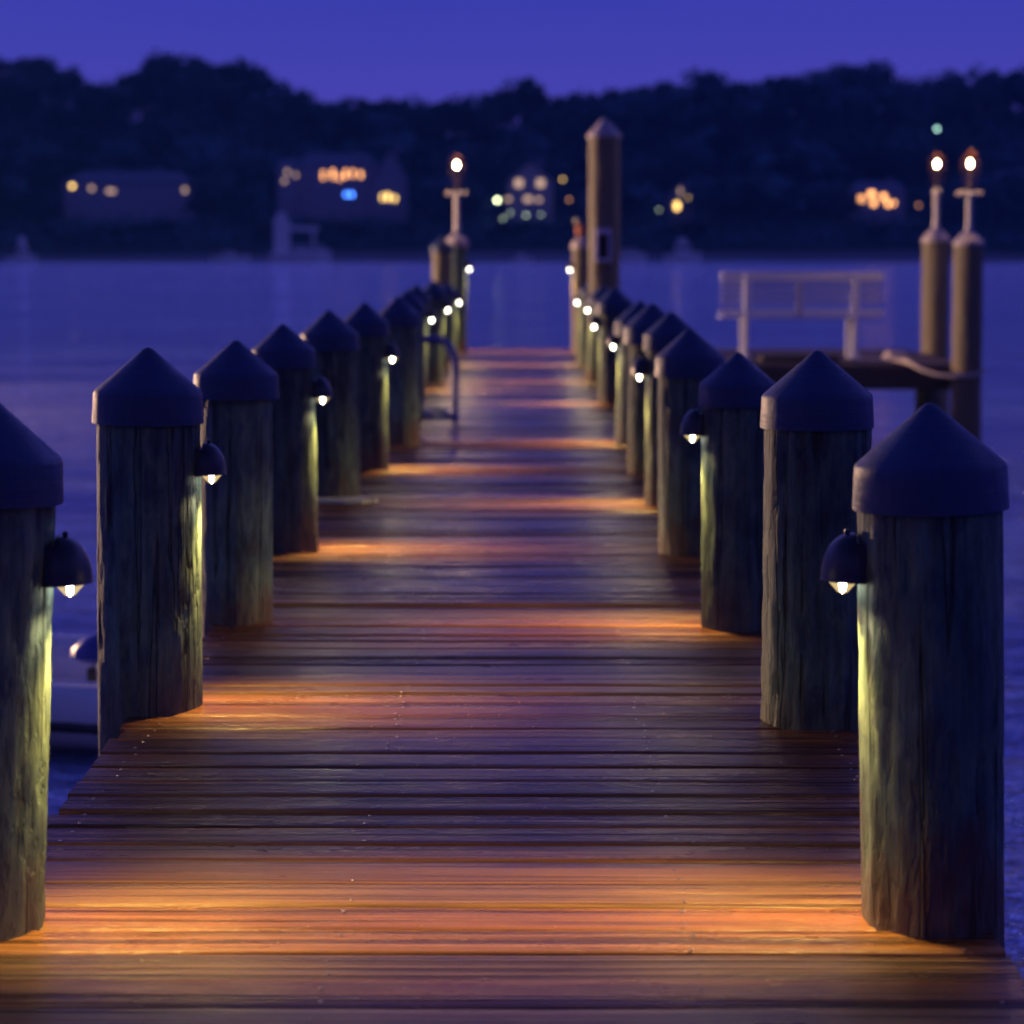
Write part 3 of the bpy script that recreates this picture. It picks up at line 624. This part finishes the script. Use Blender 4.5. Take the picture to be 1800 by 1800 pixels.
for (Y0, Y1, step, hmin, hmax, lab, gp) in ((670, 685, 33, 13, 17, 'dark tree in the wood just below the far skyline', 'trees below the skyline'), (642, 658, 36, 12, 16, 'dark tree in the wood behind the far houses', 'trees behind the far houses')):
    px = -70
    while px < 1880:
        Y = rnd.uniform(Y0, Y1); x = (px-VX)/F*Y; tree(x, Y, rnd.uniform(hmin, hmax), lab, gp, 1.25); px += rnd.uniform(step*0.8, step*1.2)
HOLES = [(108,345),(485,715),(862,1012),(1145,1222),(1495,1630)]
px = -60
while px < 1870:
    Y = rnd.uniform(603, 614); x = (px-VX)/F*Y
    inh = any(a-12 < px < b+12 for a, b in HOLES)
    if inh: tree(x, 597, rnd.uniform(4.5, 6.0), 'low dark bushy tree on the slope below a far house', 'low trees below the far houses', 1.7)
    else: tree(x, Y, rnd.uniform(11, 15), 'dark tree on the lower slope between the far houses', 'trees between the far houses', 1.25)
    px += rnd.uniform(24, 34)
# undergrowth that nobody could count
mb = MB(); vs = []; fs = []
for k in range(26000):
    Y = rnd.uniform(590, 700); x = rnd.uniform(-0.25, 0.25)*Y; px_ = VX+x/Y*F
    top = 3.5 if Y < 612 else 7.0
    if 612 < Y < 632 and any(a-6 < px_ < b+6 for a, b in HOLES): continue
    z = ground_z(x, Y)+rnd.random()**1.3*top; p = Vector((x, Y, z)); s_ = rnd.uniform(0.4, 1.1); u = Vector((rnd.gauss(0,1), rnd.gauss(0,1), rnd.gauss(0,1))).normalized(); w_ = u.orthogonal().normalized(); b0 = len(vs)
    vs += [p+u*s_, p+w_*s_*0.8, p-u*s_, p-w_*s_]; fs.append((b0, b0+1, b0+2, b0+3))
mb.add(vs, fs); ug = mb.obj('undergrowth', M['leaf']); ug['kind'] = 'stuff'; tag(ug, 'dense dark undergrowth filling the wooded far slope', 'undergrowth')

# ------------------------------------------------------------------ far houses
def house(label, Y, x0, x1, yb, ye, yr, wins, wall=None, ridge_x=True, depth=9, wing=None):
    A = at_y(x0, yb, Y); B = at_y(x1, ye, Y); Rg = at_y(x0, yr, Y).z; cxh = (A.x+B.x)/2; hwh = (B.x-A.x)/2
    zb = A.z; root = thing('house', label, 'house', (cxh, Y, zb)); hz_ = B.z-zb; hr = Rg-zb; gz = min(0, ground_z(cxh, Y)-1-zb)
    mb = MB()
    mb.box(-hwh, hwh, 0, depth, gz, hz_)
    if not ridge_x: mb.add([(-hwh,0.02,hz_),(hwh,0.02,hz_),(0,0.02,hr),(-hwh,depth-0.02,hz_),(hwh,depth-0.02,hz_),(0,depth-0.02,hr)], [(0,1,2),(5,4,3)])
    mb.obj('wall', wall or M['wallc'], root)
    mb = MB(); e = 0.5
    if ridge_x: v_ = [(-hwh-e,-e,hz_+0.05),(hwh+e,-e,hz_+0.05),(hwh+e,depth+e,hz_+0.05),(-hwh-e,depth+e,hz_+0.05),(-hwh*0.75,depth/2,hr),(hwh*0.75,depth/2,hr)]; f_ = [(0,1,5,4),(1,2,5),(2,3,4,5),(3,0,4),(0,3,2,1)]
    else: v_ = [(-hwh-e,-e,hz_-0.2),(0,-e,hr+0.15),(0,depth+e,hr+0.15),(-hwh-e,depth+e,hz_-0.2),(hwh+e,-e,hz_-0.2),(hwh+e,depth+e,hz_-0.2),(-hwh-e,-e,hz_-0.5),(0,-e,hr-0.1),(0,depth+e,hr-0.1),(-hwh-e,depth+e,hz_-0.5),(hwh+e,-e,hz_-0.5),(hwh+e,depth+e,hz_-0.5)]; f_ = [(0,1,2,3),(1,4,5,2),(6,9,8,7),(7,8,11,10),(0,6,7,1),(1,7,10,4),(3,2,8,9),(2,5,11,8)]
    mb.add(v_, f_); rf = mb.obj('roof', M['roofc'], root)
    mb = MB(); mb.box(hwh*0.4, hwh*0.4+0.9, depth*0.5-0.4, depth*0.5+0.4, hr-1.2, hr+1.0); mb.obj('chimney', M['wallc'], rf)
    for (wx, wy, ww, wh, mt) in wins:
        q = at_y(wx, wy, Y); k = Y/F; mb = MB()
        mb.box(q.x-cxh-ww*k/2, q.x-cxh+ww*k/2, -0.14, -0.02, q.z-zb-wh*k/2, q.z-zb+wh*k/2); mb.obj('window', M[mt], root)
    return root
house('far low house at left with one bright yellow light', 622, 112, 340, 352, 322, 300, [(127,327,6,6,'win_yellow'),(161,331,7,7,'win_dim'),(195,336,14,6,'win_dim'),(325,334,6,8,'win_dim')])
house('far large house with row of orange windows and a blue light', 620, 520, 662, 352, 292, 268, [(568,308,3,14,'win_orange'),(585,306,4,15,'win_orange'),(597,313,3,8,'win_orange'),(607,306,4,13,'win_orange'),(620,305,3,12,'win_orange'),(634,307,4,9,'win_orange'),(609,342,5,6,'win_blue'),(618,342,5,7,'win_blue')])
house('gabled wing with yellow windows right of the orange lit house', 616, 655, 715, 368, 320, 262, [(672,347,3,10,'win_yellow'),(682,346,5,11,'win_yellow'),(694,349,4,8,'win_yellow')], ridge_x=False, depth=8)
house('small far house with dim windows left of the orange lit house', 618, 488, 522, 332, 296, 280, [(505,302,6,6,'win_dim'),(520,308,5,6,'win_dim'),(500,318,6,6,'win_dim')])
house('far tall house with pale rounded gable near the middle', 622, 892, 972, 385, 318, 284, [(912,322,12,12,'win_dim'),(950,322,12,12,'win_dim'),(893,350,8,6,'win_dim'),(928,350,12,8,'win_dim'),(947,351,8,6,'win_dim')], simple('pale_gable', (0.42, 0.38, 0.42), 0.8), ridge_x=False, depth=8)
house('small far house with yellow lit gable right of the tall mooring pile', 620, 1176, 1218, 374, 344, 322, [(1190,362,7,12,'win_yellow'),(1208,346,7,7,'win_yellow'),(1196,336,4,10,'win_dim')], ridge_x=False, depth=7)
house('far house with a cluster of orange windows at right', 622, 1498, 1592, 366, 336, 318, [(1514,350,8,9,'win_orange'),(1532,341,10,9,'win_orange'),(1536,357,8,8,'win_orange'),(1553,346,8,9,'win_orange'),(1561,358,7,8,'win_orange'),(1571,357,5,6,'win_orange')])
house('dim far house at the right edge behind the lanterns', 624, 1750, 1812, 368, 322, 300, [(1765,350,5,5,'win_dim')])
def far_lamp(px, py, size, mt, label, Y=606):
    q = at_y(px, py, Y); g = ground_z(q.x, Y)-0.3; r_ = size/2*Y/F
    root = thing('garden_lamp', label, 'lamp', (q.x, Y, g)); h = max(0.6, q.z-g)
    mb = MB(); mb.tube([(0,0,0),(0,0,h-r_)], [0.09,0.06], 8); mb.obj('pole', M['black'], root)
    mb = MB(); mb.lathe([(0.0002,-r_),(r_*0.7,-r_*0.7),(r_,0),(r_*0.7,r_*0.7),(0.0002,r_)], 12, (0,0,h)); mb.obj('globe', M[mt], root, True)
for a in ((874,352,5.5,'win_white','brightest white garden light below the middle house'), (884,384,3.6,'win_cool','lower left dim garden light below the middle house'), (897,374,3.4,'win_cool','dim garden light just right of the lower left one'), (925,378,4.2,'win_cool','dim garden light under the centre of the middle house'),
          (951,377,3.2,'win_cool','dim garden light lower right of the middle house'), (989,315,4.0,'win_yellow','yellow light high right of the middle house'), (1000,351,3.0,'win_orange','small orange light right of the middle house'), (1158,369,3.0,'win_cool','faint light left of the small yellow lit house'), (1615,361,3.0,'win_orange','single dim orange light right of the orange cluster'), (1647,227,4.6,'win_green','pale green light high on the wooded hill above the lanterns')):
    far_lamp(*a, Y=608 if a[1] > 300 else 650)

# ------------------------------------------------------------------ far boats
def hull_part(mb, Lh, wd, h, fl=0.25):
    n = 10; vs = []; fs = []
    for i in range(n+1):
        u = i/n; x = -Lh/2+Lh*u; k = 1.0 if u < 0.55 else max(0.03, 1-((u-0.55)/0.45)**2); zz = h*(0.85+0.3*u*u)
        vs += [(x, -wd/2*k*0.7, -0.4), (x, -wd/2*k, zz), (x, wd/2*k, zz), (x, wd/2*k*0.7, -0.4)]
    for i in range(n):
        for j in range(4): fs.append((i*4+j, i*4+(j+1)%4, (i+1)*4+(j+1)%4, (i+1)*4+j))
    fs += [(3,2,1,0), tuple(n*4+j for j in range(4))]; mb.add(vs, fs)
def boat(label, x0, x1, Y, hull_h, cab=None, rz=0, extra=None):
    A = at_y(x0, 460, Y); B = at_y(x1, 460, Y); Lh = B.x-A.x
    root = thing('boat', label, 'boat', ((A.x+B.x)/2, Y, WZ), (0,0,rz), 'boats moored off the far shore'); mb = MB(); hull_part(mb, Lh, min(Lh*0.32, 4.2), hull_h); mb.obj('hull', M['hull'], root, True)
    if cab:
        for (a, b, z0, z1, nm) in cab:
            mb = MB(); mb.box(-Lh/2+a*Lh, -Lh/2+b*Lh, -0.9, 0.9, z0, z1, 0.12); mb.obj(nm, M['hull'], root, True)
            if nm == 'cabin': mb = MB(); mb.box(-Lh/2+a*Lh+0.3, -Lh/2+b*Lh-0.3, -0.93, -0.915, z0+(z1-z0)*0.45, z0+(z1-z0)*0.8); mb.obj('window', M['darkglass'], root)
    return root
boat('far cruiser with a tall tower and hardtop, left of the lone lantern', 474, 582, 555, 2.6, [(0.40,0.88,2.3,4.0,'cabin'),(0.08,0.33,2.2,10.5,'tower'),(0.335,0.80,7.6,8.6,'hardtop'),(0.70,0.74,4.05,7.6,'strut'),(0.13,0.26,10.55,12.0,'mast_base')])
boat('low far boat left of the tower cruiser', 372, 440, 556, 1.6, [(0.3,0.6,1.5,2.6,'cabin')])
boat('far motorboat with low pale hull right of the tall mooring pile', 1085, 1136, 556, 2.0, [(0.2,0.7,1.8,3.2,'cabin')])
boat('far boat with a high cabin above the bench', 1168, 1232, 557, 2.2, [(0.3,0.72,2.0,4.4,'cabin'),(0.38,0.6,4.45,5.8,'flybridge')])
boat('small far boat seen between the two rows of piles', 900, 936, 557, 1.1, [(0.3,0.6,1.0,2.2,'cabin')])
boat('far boat with upright canopy at the left edge', 14, 64, 557, 1.6, [(0.35,0.7,1.5,3.6,'cabin'),(0.42,0.62,3.65,6.2,'flybridge')])

# ------------------------------------------------------------------ evening air
HAZE = 0.00017
mb = MB(); mb.box(-330, 330, -12, 760, WZ-4.5, 66)
hz_ = mb.obj('haze', None); hz_['kind'] = 'stuff'; hz_.data.materials.clear()
hm = bpy.data.materials.new('haze'); hm.use_nodes = True; t = hm.node_tree; t.nodes.clear()
o_ = N(t, 'ShaderNodeOutputMaterial'); pv = N(t, 'ShaderNodeVolumePrincipled'); pv.inputs['Color'].default_value = (0.16, 0.48, 1.0, 1); pv.inputs['Density'].default_value = HAZE; pv.inputs['Anisotropy'].default_value = 0.2
t.links.new(pv.outputs[0], o_.inputs['Volume']); hz_.data.materials.append(hm)
cy.volume_bounces = 0
